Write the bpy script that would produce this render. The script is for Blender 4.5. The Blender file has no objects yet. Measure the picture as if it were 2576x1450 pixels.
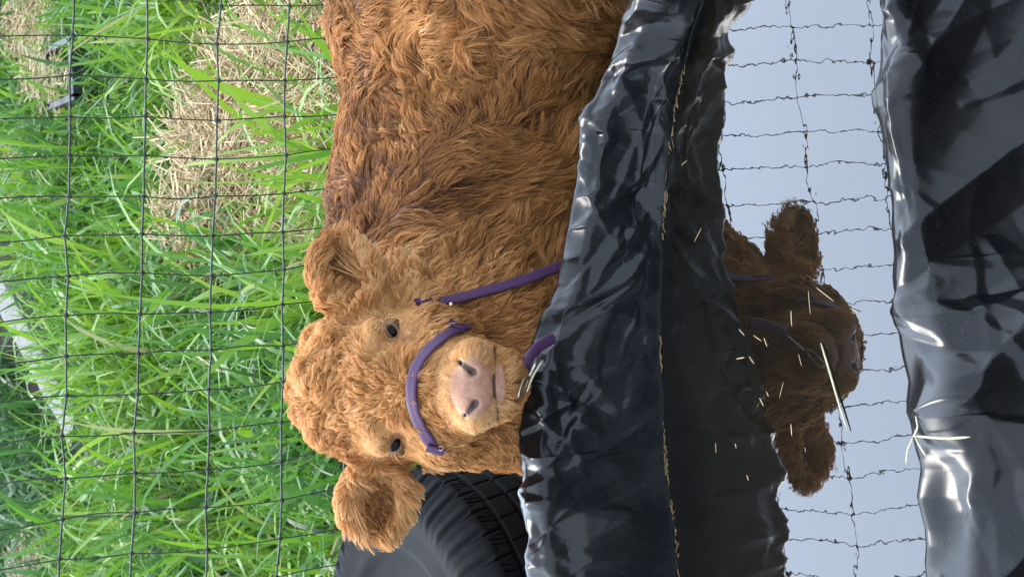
import bpy, math, random
import numpy as np
from mathutils import Vector, Matrix, kdtree
from mathutils.bvhtree import BVHTree
rng = np.random.default_rng(7); random.seed(7)
scene = bpy.context.scene
C = scene.collection

# ------------------------------------------------------------------ camera
PITCH, ROLL, FPX = math.radians(28.0), math.radians(4.0), 5200.0   # the photo is a portrait shot stored on its side
CAM = np.array([0.0, 0.0, 1.62]); WZ = 0.30
F_ = np.array([0, math.cos(PITCH), -math.sin(PITCH)]); R0 = np.array([1., 0, 0]); U0 = np.array([0, math.sin(PITCH), math.cos(PITCH)])
R_ = R0*math.cos(ROLL) - U0*math.sin(ROLL); U_ = U0*math.cos(ROLL) + R0*math.sin(ROLL); B_ = -F_
cd = bpy.data.cameras.new('camera'); cam = bpy.data.objects.new('camera', cd); C.objects.link(cam)
cd.sensor_width = 36; cd.lens = FPX/2575*36; cd.clip_start = .05; cd.clip_end = 200
cd.dof.use_dof = True; cd.dof.focus_distance = 2.42; cd.dof.aperture_fstop = 24
mw = Matrix.Identity(4)
for i, ax in enumerate((-U_, R_, B_)):
    for j in range(3): mw[j][i] = ax[j]
for j in range(3): mw[j][3] = CAM[j]
cam.matrix_world = mw; scene.camera = cam

def ray(x, y):
    a = (725 - y)/FPX; b = (x - 1287.5)/FPX
    d = F_ + a*R_ - b*U_
    return d/np.linalg.norm(d)
def on_z(x, y, z): d = ray(x, y); return CAM + d*((z-CAM[2])/d[2])
def on_y(x, y, Y): d = ray(x, y); return CAM + d*(Y/d[1])

# ------------------------------------------------------------------ sky, sun, exposure
SUN_EL, SUN_AZ = math.radians(52), math.radians(-35)      # azimuth from +Y towards +X; the sun stands behind the calf, left
w = bpy.data.worlds.new('World'); scene.world = w; w.use_nodes = True
nt = w.node_tree; bg = nt.nodes['Background']
sky = nt.nodes.new('ShaderNodeTexSky'); sky.sky_type = 'NISHITA'; sky.sun_disc = False
sky.sun_elevation = SUN_EL; sky.sun_rotation = SUN_AZ; sky.air_density = 1.0; sky.dust_density = 1.5
tc = nt.nodes.new('ShaderNodeTexCoord'); nz = nt.nodes.new('ShaderNodeTexNoise'); nz.inputs['Scale'].default_value = 1.6
nz.inputs['Detail'].default_value = 3
nt.links.new(tc.outputs['Generated'], nz.inputs['Vector'])
rp = nt.nodes.new('ShaderNodeMapRange'); rp.inputs[1].default_value = .3; rp.inputs[2].default_value = .7; rp.inputs[3].default_value = .93; rp.inputs[4].default_value = .99
mx = nt.nodes.new('ShaderNodeMix'); mx.data_type = 'RGBA'
nt.links.new(nz.outputs['Fac'], rp.inputs[0]); nt.links.new(rp.outputs[0], mx.inputs[0])
nt.links.new(sky.outputs[0], mx.inputs[6])
# thin bright cloud, brighter on the side the sun stands
sxyz = nt.nodes.new('ShaderNodeSeparateXYZ'); nt.links.new(tc.outputs['Generated'], sxyz.inputs[0])
gr_ = nt.nodes.new('ShaderNodeMapRange'); gr_.inputs[1].default_value = -.3; gr_.inputs[2].default_value = .75; gr_.inputs[3].default_value = .60; gr_.inputs[4].default_value = 1.8
nt.links.new(sxyz.outputs[1], gr_.inputs[0])
vm = nt.nodes.new('ShaderNodeVectorMath'); vm.operation = 'SCALE'; vm.inputs[0].default_value = (9.0, 10.6, 13.0); nt.links.new(gr_.outputs[0], vm.inputs['Scale'])
nt.links.new(vm.outputs[0], mx.inputs[7])
nt.links.new(mx.outputs[2], bg.inputs[0]); bg.inputs[1].default_value = .10
sl = bpy.data.lights.new('sun', 'SUN'); sl.energy = 1.7; sl.angle = math.radians(26); sl.color = (1, .95, .87)
sun = bpy.data.objects.new('sun', sl); C.objects.link(sun)
sd = Vector((math.sin(SUN_AZ)*math.cos(SUN_EL), math.cos(SUN_AZ)*math.cos(SUN_EL), math.sin(SUN_EL)))
sun.rotation_euler = sd.to_track_quat('Z', 'Y').to_euler()
vs = scene.view_settings; vs.view_transform = 'Standard'; vs.look = 'None'; vs.gamma = 1; vs.exposure = 1.5; vs.use_curve_mapping = False
scene.cycles.max_bounces = 6; scene.cycles.transparent_max_bounces = 6
try: scene.cycles_curves.shape = 'RIBBONS'
except Exception: pass

# ------------------------------------------------------------------ helpers
def link(o, parent=None):
    C.objects.link(o)
    if parent: o.parent = parent
    return o
def tag(o, label=None, cat=None, group=None, kind=None):
    if label: o['label'] = label
    if cat: o['category'] = cat
    if group: o['group'] = group
    if kind: o['kind'] = kind
    return o
def empty(name, loc=(0, 0, 0)):
    o = bpy.data.objects.new(name, None); o.location = loc; o.empty_display_size = .05; C.objects.link(o); return o
def mesh_obj(name, V, faces, mat, parent=None, smooth=True, attrs=None):
    """V (n,3) array in world space, faces an (m,k) array or a list of such arrays"""
    V = np.asarray(V, dtype=np.float32)
    if parent is not None: V = V - np.array(parent_world(parent), dtype=np.float32)
    if not isinstance(faces, list): faces = [faces]
    faces = [np.asarray(f, dtype=np.int32) for f in faces if len(f)]
    me = bpy.data.meshes.new(name)
    me.vertices.add(len(V)); me.vertices.foreach_set('co', V.ravel())
    li = np.concatenate([f.ravel() for f in faces]); me.loops.add(len(li)); me.loops.foreach_set('vertex_index', li)
    ct = np.concatenate([np.full(len(f), f.shape[1]) for f in faces]); st = np.concatenate([[0], np.cumsum(ct)[:-1]])
    me.polygons.add(len(ct)); me.polygons.foreach_set('loop_start', st.astype(np.int32)); me.polygons.foreach_set('loop_total', ct.astype(np.int32))
    me.polygons.foreach_set('use_smooth', np.full(len(ct), smooth))
    for k, a in (attrs or {}).items():
        at = me.attributes.new(k, 'FLOAT', 'POINT'); at.data.foreach_set('value', np.asarray(a, dtype=np.float32))
    me.update(calc_edges=True); me.materials.append(mat)
    return link(bpy.data.objects.new(name, me), parent)
def parent_world(p):
    v = Vector(p.location)
    while p.parent: p = p.parent; v += p.location
    return v
def tube(path, rad, sides=6, flat=1.0, cap=True):
    """tube along a polyline; rad a number or list; flat squeezes one axis. Returns V, quads"""
    P = np.asarray(path, float); n = len(P); rad = np.broadcast_to(rad, (n,))
    T = np.gradient(P, axis=0); T /= np.linalg.norm(T, axis=1)[:, None]+1e-12
    up = np.array([0, 0, 1.]) if abs(T[0][2]) < .8 else np.array([0, 1., 0])
    A = np.cross(T, up); A /= np.linalg.norm(A, axis=1)[:, None]; Bn = np.cross(A, T)
    th = np.arange(sides)*2*math.pi/sides
    V = P[:, None] + rad[:, None, None]*(np.cos(th)[None, :, None]*A[:, None] + flat*np.sin(th)[None, :, None]*Bn[:, None])
    V = V.reshape(-1, 3); i = np.arange(n-1)[:, None]; j = np.arange(sides)[None]
    jn = (j+1) % sides
    Q = np.stack([i*sides+j, (i+1)*sides+j, (i+1)*sides+jn, i*sides+jn], -1).reshape(-1, 4)
    if cap and sides == 4: Q = np.vstack([Q, [[0, 1, 2, 3], [(n-1)*sides+k for k in (3, 2, 1, 0)]]])
    elif cap and sides == 6: Q = np.vstack([Q, [[0, 1, 2, 3], [0, 3, 4, 5]], [[(n-1)*sides+k for k in (3, 2, 1, 0)], [(n-1)*sides+k for k in (5, 4, 3, 0)]]])
    return V, Q
class MB:
    def __init__(s): s.V = []; s.F = []; s.n = 0; s.A = []
    def add(s, V, F, a=0.0):
        s.V.append(V); s.F.append(np.asarray(F)+s.n); s.n += len(V); s.A.append(np.broadcast_to(a, (len(V),)))
    def build(s, name, mat, parent=None, smooth=True):
        by = {}
        for f in s.F: by.setdefault(f.shape[1], []).append(f)
        return mesh_obj(name, np.vstack(s.V), [np.vstack(v) for v in by.values()], mat, parent, smooth, {'tone': np.concatenate(s.A)})
def icoball(c, r, rot=None, seg=8):
    th = np.linspace(0, math.pi, seg+1); ph = np.arange(seg*2)*math.pi/seg
    V = np.array([[math.sin(t)*math.cos(p), math.sin(t)*math.sin(p), math.cos(t)] for t in th for p in ph])*np.asarray(r)
    if rot is not None: V = V@np.asarray(rot).T
    n = seg*2; Q = [[i*n+j, (i+1)*n+j, (i+1)*n+(j+1) % n, i*n+(j+1) % n] for i in range(seg) for j in range(n)]
    return V+np.asarray(c), np.array(Q)
def box(c, h, rot=None):
    V = np.array([[x, y, z] for x in (-1, 1) for y in (-1, 1) for z in (-1, 1)])*np.asarray(h)
    if rot is not None: V = V@np.asarray(rot).T
    return V+np.asarray(c), np.array([[0, 1, 3, 2], [4, 6, 7, 5], [0, 4, 5, 1], [2, 3, 7, 6], [0, 2, 6, 4], [1, 5, 7, 3]])
class WaveNoise:
    def __init__(s, seed, freq, n=10, dims=1):
        r = np.random.default_rng(seed); s.k = r.normal(size=(n, 3)); s.k /= np.linalg.norm(s.k, axis=1)[:, None]
        s.k *= freq*2*math.pi*r.uniform(.5, 1.5, (n, 1)); s.ph = r.uniform(0, 6.28, (dims, n)); s.n = n
    def __call__(s, P):
        a = P@s.k.T
        return np.stack([np.sin(a+ph).sum(1)/math.sqrt(s.n/2) for ph in s.ph], -1)
def sm(a, b, x):
    t = np.clip((x-a)/(b-a), 0, 1); return t*t*(3-2*t)

# ------------------------------------------------------------------ materials
def mat(name): m = bpy.data.materials.new(name); m.use_nodes = True; return m, m.node_tree, m.node_tree.nodes['Principled BSDF']
def node(t, ty, **kw):
    n = t.nodes.new(ty)
    for k, v in kw.items():
        if k.startswith('i_'): n.inputs[k[2:].replace('_', ' ')].default_value = v
        else: setattr(n, k, v)
    return n
def ramp(t, fac, stops):
    r = t.nodes.new('ShaderNodeValToRGB'); e = r.color_ramp.elements
    while len(e) < len(stops): e.new(.5)
    for k, (p, c) in zip(e, stops): k.position = p; k.color = (*c, 1)
    t.links.new(fac, r.inputs[0]); return r.outputs[0]
def noise(t, scale, detail=4, rough=.6, coord='Object', stretch=None):
    c = t.nodes.new('ShaderNodeTexCoord'); n = node(t, 'ShaderNodeTexNoise'); n.inputs['Scale'].default_value = scale
    n.inputs['Detail'].default_value = detail; n.inputs['Roughness'].default_value = rough
    if stretch:
        mp = t.nodes.new('ShaderNodeMapping'); mp.inputs['Scale'].default_value = stretch
        t.links.new(c.outputs[coord], mp.inputs[0]); t.links.new(mp.outputs[0], n.inputs['Vector'])
    else: t.links.new(c.outputs[coord], n.inputs['Vector'])
    return n.outputs['Fac']
def bump(t, bs, h, strength, dist):
    b = t.nodes.new('ShaderNodeBump'); b.inputs['Strength'].default_value = strength; b.inputs['Distance'].default_value = dist
    t.links.new(h, b.inputs['Height']); t.links.new(b.outputs[0], bs.inputs['Normal'])
def simple(name, stops, rough=.6, scale=20, bumpd=.001, spec=.5, metal=0, stretch=None):
    m, t, b = mat(name); f = noise(t, scale, stretch=stretch)
    t.links.new(ramp(t, f, stops), b.inputs['Base Color']); b.inputs['Roughness'].default_value = rough
    b.inputs['Specular IOR Level'].default_value = spec; b.inputs['Metallic'].default_value = metal
    if bumpd: bump(t, b, f, .6, bumpd)
    return m
def attr(t, name): a = t.nodes.new('ShaderNodeAttribute'); a.attribute_name = name; return a.outputs['Fac']

M = {}
# grass blades: tone 0..1 goes blue green to yellow green to straw
m, t, b = mat('grass_blade')
col = ramp(t, attr(t, 'tone'), [(0, (.034, .080, .022)), (.25, (.056, .15, .034)), (.5, (.098, .235, .022)), (.8, (.19, .32, .022)), (.93, (.24, .36, .06)), (1, (.38, .33, .18))])
t.links.new(col, b.inputs['Base Color']); b.inputs['Roughness'].default_value = .38; b.inputs['Specular IOR Level'].default_value = .5
tr = node(t, 'ShaderNodeBsdfTranslucent'); t.links.new(col, tr.inputs[0]); mxs = node(t, 'ShaderNodeMixShader'); mxs.inputs[0].default_value = .42
t.links.new(b.outputs[0], mxs.inputs[1]); t.links.new(tr.outputs[0], mxs.inputs[2]); t.links.new(mxs.outputs[0], t.nodes['Material Output'].inputs[0])
M['grass'] = m
m, t, b = mat('dry_straw')
t.links.new(ramp(t, attr(t, 'tone'), [(0, (.17, .11, .05)), (.5, (.44, .33, .17)), (1, (.72, .59, .36))]), b.inputs['Base Color']); b.inputs['Roughness'].default_value = .45
M['straw'] = m
m, t, b = mat('ground_soil')
f = noise(t, 6, 8, .7); t.links.new(ramp(t, f, [(.3, (.009, .008, .006)), (.55, (.022, .018, .012)), (.75, (.06, .046, .03))]), b.inputs['Base Color']); b.inputs['Roughness'].default_value = .95
bump(t, b, noise(t, 40, 6), 1, .02); M['soil'] = m
M['board'] = simple('weathered_board', [(.3, (.08, .078, .07)), (.7, (.17, .17, .16))], .8, 14, .002, stretch=(1, 12, 12))
M['wire'] = simple('netting_plastic', [(.3, (.018, .024, .02)), (.7, (.05, .062, .052))], .45, 60, 0)
M['rubber'] = None
m, t, b = mat('tyre_rubber')
f = noise(t, 9, 6, .7); col = ramp(t, f, [(.3, (.007, .0075, .0085)), (.62, (.013, .0138, .015)), (.85, (.028, .026, .024))]); t.links.new(col, b.inputs['Base Color'])
b.inputs['Roughness'].default_value = .82; b.inputs['Specular IOR Level'].default_value = .12; bump(t, b, noise(t, 300, 3), .25, .0006); M['rubber'] = m
# black pond liner
m, t, b = mat('black_plastic')
f = noise(t, 7, 8, .65); f2 = noise(t, 160, 3, .7)
col = ramp(t, f, [(.25, (.003, .0033, .004)), (.55, (.006, .0062, .007)), (.72, (.012, .011, .010)), (.9, (.04, .034, .028))])
spk = ramp(t, noise(t, 420, 2, .8), [(.66, (0, 0, 0)), (.74, (.10, .09, .075))]); adn = node(t, 'ShaderNodeMix', data_type='RGBA', blend_type='ADD'); adn.inputs[0].default_value = .6
t.links.new(col, adn.inputs[6]); t.links.new(spk, adn.inputs[7]); t.links.new(adn.outputs[2], b.inputs['Base Color'])
rr = node(t, 'ShaderNodeMapRange'); rr.inputs[1].default_value = .3; rr.inputs[2].default_value = .8; rr.inputs[3].default_value = .17; rr.inputs[4].default_value = .40
t.links.new(f, rr.inputs[0]); t.links.new(rr.outputs[0], b.inputs['Roughness']); b.inputs['Specular IOR Level'].default_value = .40
bump(t, b, noise(t, 40, 3, .5), .2, .0006); M['plastic'] = m
# murky still water, mirror-like at its surface
m, t, b = mat('murky_water')
f = noise(t, 5, 6, .7); col = ramp(t, f, [(.3, (.003, .0028, .0022)), (.6, (.006, .005, .0035)), (.8, (.016, .012, .007))]); 
dif = node(t, 'ShaderNodeBsdfDiffuse'); t.links.new(col, dif.inputs[0]); gl = node(t, 'ShaderNodeBsdfGlossy'); gl.inputs['Roughness'].default_value = .0
gl.inputs['Color'].default_value = (.95, .97, 1, 1)
lw = node(t, 'ShaderNodeFresnel'); lw.inputs[0].default_value = 1.75
mxs = node(t, 'ShaderNodeMixShader'); ad = node(t, 'ShaderNodeMath', operation='MULTIPLY'); ad.inputs[1].default_value = 1.02
t.links.new(lw.outputs[0], ad.inputs[0]); t.links.new(ad.outputs[0], mxs.inputs[0]); t.links.new(dif.outputs[0], mxs.inputs[1]); t.links.new(gl.outputs[0], mxs.inputs[2])
bm_ = node(t, 'ShaderNodeBump'); bm_.inputs['Strength'].default_value = 1; bm_.inputs['Distance'].default_value = .00010
t.links.new(noise(t, 34, 2, .5), bm_.inputs['Height']); t.links.new(bm_.outputs[0], gl.inputs['Normal'])
t.links.new(mxs.outputs[0], t.nodes['Material Output'].inputs[0]); M['water'] = m; WATER_F = ad
# calf
m, t, b = mat('calf_skin')
base = ramp(t, noise(t, 60, 3), [(.3, (.16, .07, .022)), (.7, (.22, .10, .035))])
pink = ramp(t, noise(t, 110, 4), [(.3, (.30, .135, .078)), (.5, (.37, .185, .112)), (.75, (.44, .25, .155))])
tan_ = ramp(t, noise(t, 150, 3), [(.3, (.34, .19, .08)), (.7, (.45, .27, .12))])
def mixc(t, fac, a, c):
    n = node(t, 'ShaderNodeMix', data_type='RGBA'); t.links.new(fac, n.inputs[0])
    t.links.new(a, n.inputs[6]) if not isinstance(a, tuple) else setattr(n.inputs[6], 'default_value', (*a, 1))
    t.links.new(c, n.inputs[7]) if not isinstance(c, tuple) else setattr(n.inputs[7], 'default_value', (*c, 1))
    return n.outputs[2]
c1 = mixc(t, attr(t, 'muzzle'), base, tan_); c2 = mixc(t, attr(t, 'pad'), c1, pink); c3 = mixc(t, attr(t, 'nostril'), c2, (.07, .030, .022))
t.links.new(c3, b.inputs['Base Color']); b.inputs['Roughness'].default_value = .42; b.inputs['Subsurface Weight'].default_value = .12
b.inputs['Subsurface Radius'].default_value = (.01, .004, .002); b.inputs['Subsurface Scale'].default_value = .3
vo = node(t, 'ShaderNodeTexVoronoi'); vo.inputs['Scale'].default_value = 420; tcc = node(t, 'ShaderNodeTexCoord'); t.links.new(tcc.outputs['Object'], vo.inputs['Vector'])
bump(t, b, vo.outputs['Distance'], .35, .0006); M['skin'] = m
m, t, b = mat('calf_fur')
col = ramp(t, attr(t, 'tone'), [(0, (.10, .035, .010)), (.2, (.24, .095, .026)), (.45, (.49, .225, .066)), (.7, (.72, .39, .145)), (1, (.86, .62, .33))])
t.links.new(col, b.inputs['Base Color']); b.inputs['Roughness'].default_value = .5; b.inputs['Specular IOR Level'].default_value = .35
tr = node(t, 'ShaderNodeBsdfTranslucent'); t.links.new(col, tr.inputs[0]); mxs = node(t, 'ShaderNodeMixShader'); mxs.inputs[0].default_value = .3
t.links.new(b.outputs[0], mxs.inputs[1]); t.links.new(tr.outputs[0], mxs.inputs[2]); t.links.new(mxs.outputs[0], t.nodes['Material Output'].inputs[0])
M['fur'] = m
M['eye'] = simple('eye_dark', [(.3, (.003, .0025, .0025)), (.7, (.006, .0045, .004))], .16, 30, 0, spec=.12)
M['lid'] = simple('eyelid_skin', [(.3, (.10, .045, .018)), (.7, (.19, .09, .036))], .5, 200, .0004)
M['nylon'] = simple('purple_nylon', [(.3, (.040, .013, .046)), (.7, (.085, .030, .092))], .55, 900, .0006)
M['metal'] = simple('clip_metal', [(.3, (.30, .26, .17)), (.7, (.55, .50, .38))], .30, 60, 0, metal=1)
M['tray'] = simple('grey_plastic', [(.3, (.012, .015, .02)), (.7, (.035, .043, .06))], .5, 12, .001)
M['leaf'] = simple('pale_straw', [(.3, (.22, .20, .12)), (.7, (.36, .33, .22))], .5, 90, .0004)

# ------------------------------------------------------------------ ground
gx = np.concatenate([[-60, -20], np.arange(-4, 4.01, .08), [20, 60]]); gy = np.concatenate([[-60, -10], np.arange(0, 9.01, .08), [20, 60, 120]])
GX, GY = np.meshgrid(gx, gy, indexing='ij'); GP = np.stack([GX, GY, 0*GX], -1).reshape(-1, 3)
def ground_z(P):
    P = np.asarray(P, float); Q = P.copy(); Q[:, 2] = 0
    return (WaveNoise(3, .8)(Q)[:, 0]*.018 + WaveNoise(4, 3)(Q)[:, 0]*.006)*sm(2.5, 3.4, P[:, 1])
GP[:, 2] = ground_z(GP) * ((np.abs(GP[:, 0]) < 5) & (GP[:, 1] < 10))
i = np.arange(len(gx)-1)[:, None]; j = np.arange(len(gy)-1)[None]; n = len(gy)
g = mesh_obj('ground', GP, np.stack([i*n+j, (i+1)*n+j, (i+1)*n+j+1, i*n+j+1], -1).reshape(-1, 4), M['soil']); tag(g, kind='structure')

# ------------------------------------------------------------------ trough of black liner
def curve(pts):
    p = np.array(sorted([(b, a) for a, b in pts]), float)
    def f(y):
        y = np.asarray(y, float); r = np.interp(y, p[:, 0], p[:, 1])
        s0 = (p[3, 1]-p[0, 1])/(p[3, 0]-p[0, 0])*.6; s1 = (p[-1, 1]-p[-4, 1])/(p[-1, 0]-p[-4, 0])*.6
        return r + np.where(y < p[0, 0], (y-p[0, 0])*s0, 0) + np.where(y > p[-1, 0], (y-p[-1, 0])*s1, 0)
    return f
far_rim = curve([(1640, 0), (1590, 110), (1545, 190), (1510, 330), (1482, 500), (1462, 600), (1440, 720), (1405, 790), (1375, 880), (1357, 1000), (1344, 1120), (1350, 1200), (1360, 1330), (1376, 1450)])
far_wl = curve([(1768, 10), (1740, 80), (1712, 200), (1700, 260), (1690, 330), (1680, 420), (1675, 500), (1666, 600), (1662, 700), (1660, 850), (1663, 960), (1670, 1080), (1674, 1150), (1690, 1290), (1703, 1390), (1706, 1450)])
near_rim = curve([(2208, 0), (2215, 60), (2222, 150), (2232, 220), (2237, 330), (2240, 450), (2254, 560), (2262, 650), (2252, 760), (2262, 830), (2275, 900), (2290, 960), (2286, 1040), (2300, 1100), (2318, 1180), (2306, 1250), (2325, 1330), (2332, 1450)])
NR = .365
NS = 1400
ys = np.linspace(2500, -1000, NS)
wlf = np.array([on_z(far_wl(y), y, WZ) for y in ys])
rimf = np.array([on_y(far_rim(y)+13, y, on_z(far_wl(y), y, WZ)[1]+.014) for y in ys])
rimn = np.array([on_z(near_rim(y), y, NR) for y in ys])
# common X so that a cross-section stays in one plane
XS = np.linspace(-1.15, 1.30, NS)
def reX(P): o = np.argsort(P[:, 0]); return np.stack([XS, np.interp(XS, P[o, 0], P[o, 1]), np.interp(XS, P[o, 0], P[o, 2])], -1)
wlf, rimf, rimn = reX(wlf), reX(rimf), reX(rimn)
def prof(pts_w, n):   # resample a list of (NS,3) control curves into rows at fixed fractions
    rows = []
    for a, b, k in zip(pts_w[:-1], pts_w[1:], n):
        for s in range(k): rows.append(a+(b-a)*s/k)
    rows.append(pts_w[-1]); return np.array(rows)
def off(P, dy, z=None, dz=0): Q = P.copy(); Q[:, 1] += dy; Q[:, 2] = (Q[:, 2] if z is None else z)+dz; return Q
vx = (1+1.5*sm(.05, -.12, XS)); offv = lambda P, dy, z=None, dz=0: off(P, dy*vx, z, dz)
ctrl = [off(rimf, .10, .0), off(rimf, .075, None, -.10), off(rimf, .06, None, -.012), off(rimf, .032, None, .013), rimf,
        off(rimf, -.006, None, -.045), wlf, off(wlf, -.03, .20), off(wlf, -.09, .08), off(rimn, .14, .07), off(rimn, .055, .20), off(rimn, .03, .30),
        off(rimn, .012, None, -.006), rimn, offv(rimn, -.024, None, -.008), offv(rimn, -.050, None, -.10), offv(rimn, -.085, .08), offv(rimn, -.11, .01)]
S = prof(ctrl, [3, 6, 10, 14, 24, 56, 12, 6, 8, 6, 8, 10, 12, 14, 44, 60, 10]); NT = len(S)
# arc-length coordinate across
dl = np.linalg.norm(np.diff(S, axis=0), axis=2).mean(1); vv = np.concatenate([[0], np.cumsum(dl)])
ssm = S.copy()
for _ in range(6): ssm[1:-1] = (ssm[:-2]+2*ssm[1:-1]+ssm[2:])/4
S = ssm
def folds(u, v, N, box_, ang, wid, amp, length, seed):
    r = np.random.default_rng(seed); h = np.zeros(np.broadcast(u, v).shape)
    for _ in range(N):
        cu, cv = r.uniform(box_[0], box_[1]), r.uniform(box_[2], box_[3]); a = r.normal(*ang) if isinstance(ang, tuple) else r.uniform(0, math.pi)
        L = r.uniform(*length); wd = r.uniform(*wid); A = r.uniform(*amp)*r.choice([1, 1, -.8])
        du, dv = u-cu, v-cv; al = du*math.cos(a)+dv*math.sin(a); ac = -du*math.sin(a)+dv*math.cos(a)+al*al*r.uniform(-3, 3)
        tl = np.clip(1-np.abs(al)/L, 0, 1); w_ = wd*(.25+.75*tl)
        k = r.uniform(.14, .86); p = np.where(ac > 0, ac/(w_*k*2), -ac/(w_*(1-k)*2))
        h += A*np.clip(1-p, 0, 1)*np.sqrt(tl)
    return h
u = XS[None]; v = vv[:, None]
i_rim = sum([3, 6, 10, 14]); i_wl = i_rim+24+56; i_nr = i_wl+12+6+8+6+8+10+12
vr, vw, vn, ve = vv[i_rim], vv[i_wl], vv[i_nr], vv[-1]
any_ = 'any'
H = folds(u, v, 110, (-1.1, 1.25, vr-.04, vr+.07), (math.pi/2, .8), (.018, .05), (.006, .013), (.03, .10), 11)
H += folds(u, v, 60, (-1.1, 1.25, vr-.03, vr+.09), any_, (.010, .022), (.0015, .004), (.03, .07), 17)
H += folds(u, v, 90, (-1.1, 1.25, vr+.02, vw), (math.pi/2, .45), (.02, .06), (.003, .008), (.08, .2), 12)
H += folds(u, v, 90, (-1.1, 1.25, vr+.02, vw), (math.pi/2, .5), (.004, .009), (.0006, .0016), (.03, .10), 18)
H += folds(u, v, 40, (-1.1, 1.25, vr+.03, vw), (0.1, .35), (.005, .012), (.0008, .0020), (.04, .12), 19)
H += folds(u, v, 110, (-1.1, 1.25, vn-.02, vn+.06), (math.pi/2, .7), (.010, .03), (.0015, .0045), (.02, .08), 13)
H += folds(u, v, 90, (-1.1, 1.25, vn+.02, ve), any_, (.035, .10), (.007, .020), (.08, .25), 34)
H += folds(u, v, 60, (-1.1, 1.25, vn+.0, ve), any_, (.010, .03), (.002, .006), (.04, .14), 16)
def crumple(r0, r1, n, alpha, st, seed, ja, a0=math.pi/2):
    r = np.random.default_rng(seed); vv_ = v[r0:r1]; out = np.full((r1-r0, NS), -9., np.float32)
    cu = r.uniform(-1.2, 1.35, n); cv = r.uniform(vv[r0]-.03, vv[r1-1]+.03, n)
    for k in range(n):
        a = r.normal(math.pi/2, .45); s1 = st*r.uniform(.6, 1.2); rr_ = .16; cols = np.nonzero(np.abs(XS-cu[k]) < rr_)[0]
        if not len(cols): continue
        sl_ = slice(cols[0], cols[-1]+1); du, dv = u[:, sl_]-cu[k], vv_-cv[k]
        d1, d2 = du*math.cos(a0)+dv*math.sin(a0), -du*math.sin(a0)+dv*math.cos(a0); q = alpha*(d2*d2+d1*d1*st*st)
        out[:, sl_] = np.maximum(out[:, sl_], r.normal(0, ja)+r.normal(0, .10)*du+r.normal(0, .06)*dv-q)
    out = -np.clip(out, -.03, .03); return out-np.median(out)
H *= .75
H[i_rim-22:i_wl+3] += crumple(i_rim-22, i_wl+3, 330, 13.0, .30, 61, .0030)*sm(vr-.04, vr-.01, v[i_rim-22:i_wl+3])
H[i_nr-6:] += crumple(i_nr-6, NT, 130, 5.0, .55, 62, .007, .8)*sm(vn-.004, vn+.02, v[i_nr-6:])
wl_fade = (1-.75*np.exp(-((v-vw)/.02)**2))*(1-.45*np.exp(-((v-vn)/.015)**2)); H *= wl_fade
Tu = np.gradient(S, axis=1); Tv = np.gradient(S, axis=0); Nn = np.cross(Tu, Tv); Nn /= np.linalg.norm(Nn, axis=2)[..., None]
if Nn[i_rim+20, NS//2, 1] > 0: Nn = -Nn          # outwards: far wall faces the camera
S2 = S+Nn*H[..., None]
i = np.arange(NT-1)[:, None]; j = np.arange(NS-1)[None]
Q = np.stack([i*NS+j, i*NS+j+1, (i+1)*NS+j+1, (i+1)*NS+j], -1).reshape(-1, 4)
trough = empty('water_trough', (0, float(wlf[NS//2, 1])-.2, 0)); tag(trough, 'low water trough lined with crumpled shiny black plastic sheeting in front of the calf', 'trough')
lin = mesh_obj('liner', S2.reshape(-1, 3), Q, M['plastic'], trough)
# timber frame under the liner: planks follow the rims, hidden by the sheet
for P, s in ((rimf, 1), (rimn, -1)):
    mb = MB()
    for a in range(0, NS-200, 200):
        p, q = P[a], P[a+199]; hz = P[a:a+200, 2].min()-.045; yo = .05 if s > 0 else -.03
        c = [(p[0]+q[0])/2, (p[1]+q[1])/2+yo*.6, hz/2]; an = math.atan2(q[1]-p[1], q[0]-p[0])
        rot = [[math.cos(an), -math.sin(an), 0], [math.sin(an), math.cos(an), 0], [0, 0, 1]]
        V_, Q_ = box(c, (np.linalg.norm(q[:2]-p[:2])/2, .006, hz/2), rot); mesh_obj('plank', V_, Q_, M['board'], trough, smooth=False)

# ------------------------------------------------------------------ water
nX = 90; xi = np.linspace(2, NS-3, nX).astype(int); VW = []
for k in xi:
    yf = wlf[k, 1]+.012; yn = rimn[k, 1]+.025
    for s in np.linspace(0, 1, 6): VW.append([XS[k], yf+(yn-yf)*s, WZ])
i = np.arange(nX-1)[:, None]; j = np.arange(5)[None]
wt = mesh_obj('water', VW, np.stack([i*6+j, i*6+j+1, (i+1)*6+j+1, (i+1)*6+j], -1).reshape(-1, 4), M['water']); tag(wt, kind='structure')

# ------------------------------------------------------------------ calf body: one surface from a distance field
HEADC = on_y(990, 975, 2.185); HS = 1.015
rho = math.radians(2.5)
e_r = R_*math.cos(rho)+U_*math.sin(rho); e_w = -(U_*math.cos(rho)-R_*math.sin(rho)); e_q = B_.copy()
HR = np.stack([e_r, e_w, e_q])                         # rows: local axes
def HL(r, w, q): return HEADC + (r*e_r + w*e_w + q*e_q)*HS
def loc(P): return (np.asarray(P)-HEADC)@HR.T/HS
def axis_pts(segs):
    out = [segs[0][0]]
    for a, b, h in segs:
        k = max(1, int(round((b-a)/h))); out += list(a+(b-a)*(np.arange(k)+1)/k)
    return np.array(out)
mz = HL(0, .10, .025)
xs = axis_pts([(-.36, mz[0]-.065, .0038), (mz[0]-.065, mz[0]+.065, .002), (mz[0]+.065, .13, .0038), (.13, .96, .009)])
yy = axis_pts([(2.06, mz[1]-.05, .004), (mz[1]-.05, mz[1]+.05, .002), (mz[1]+.05, 2.47, .0038), (2.47, 3.0, .009)])
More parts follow.
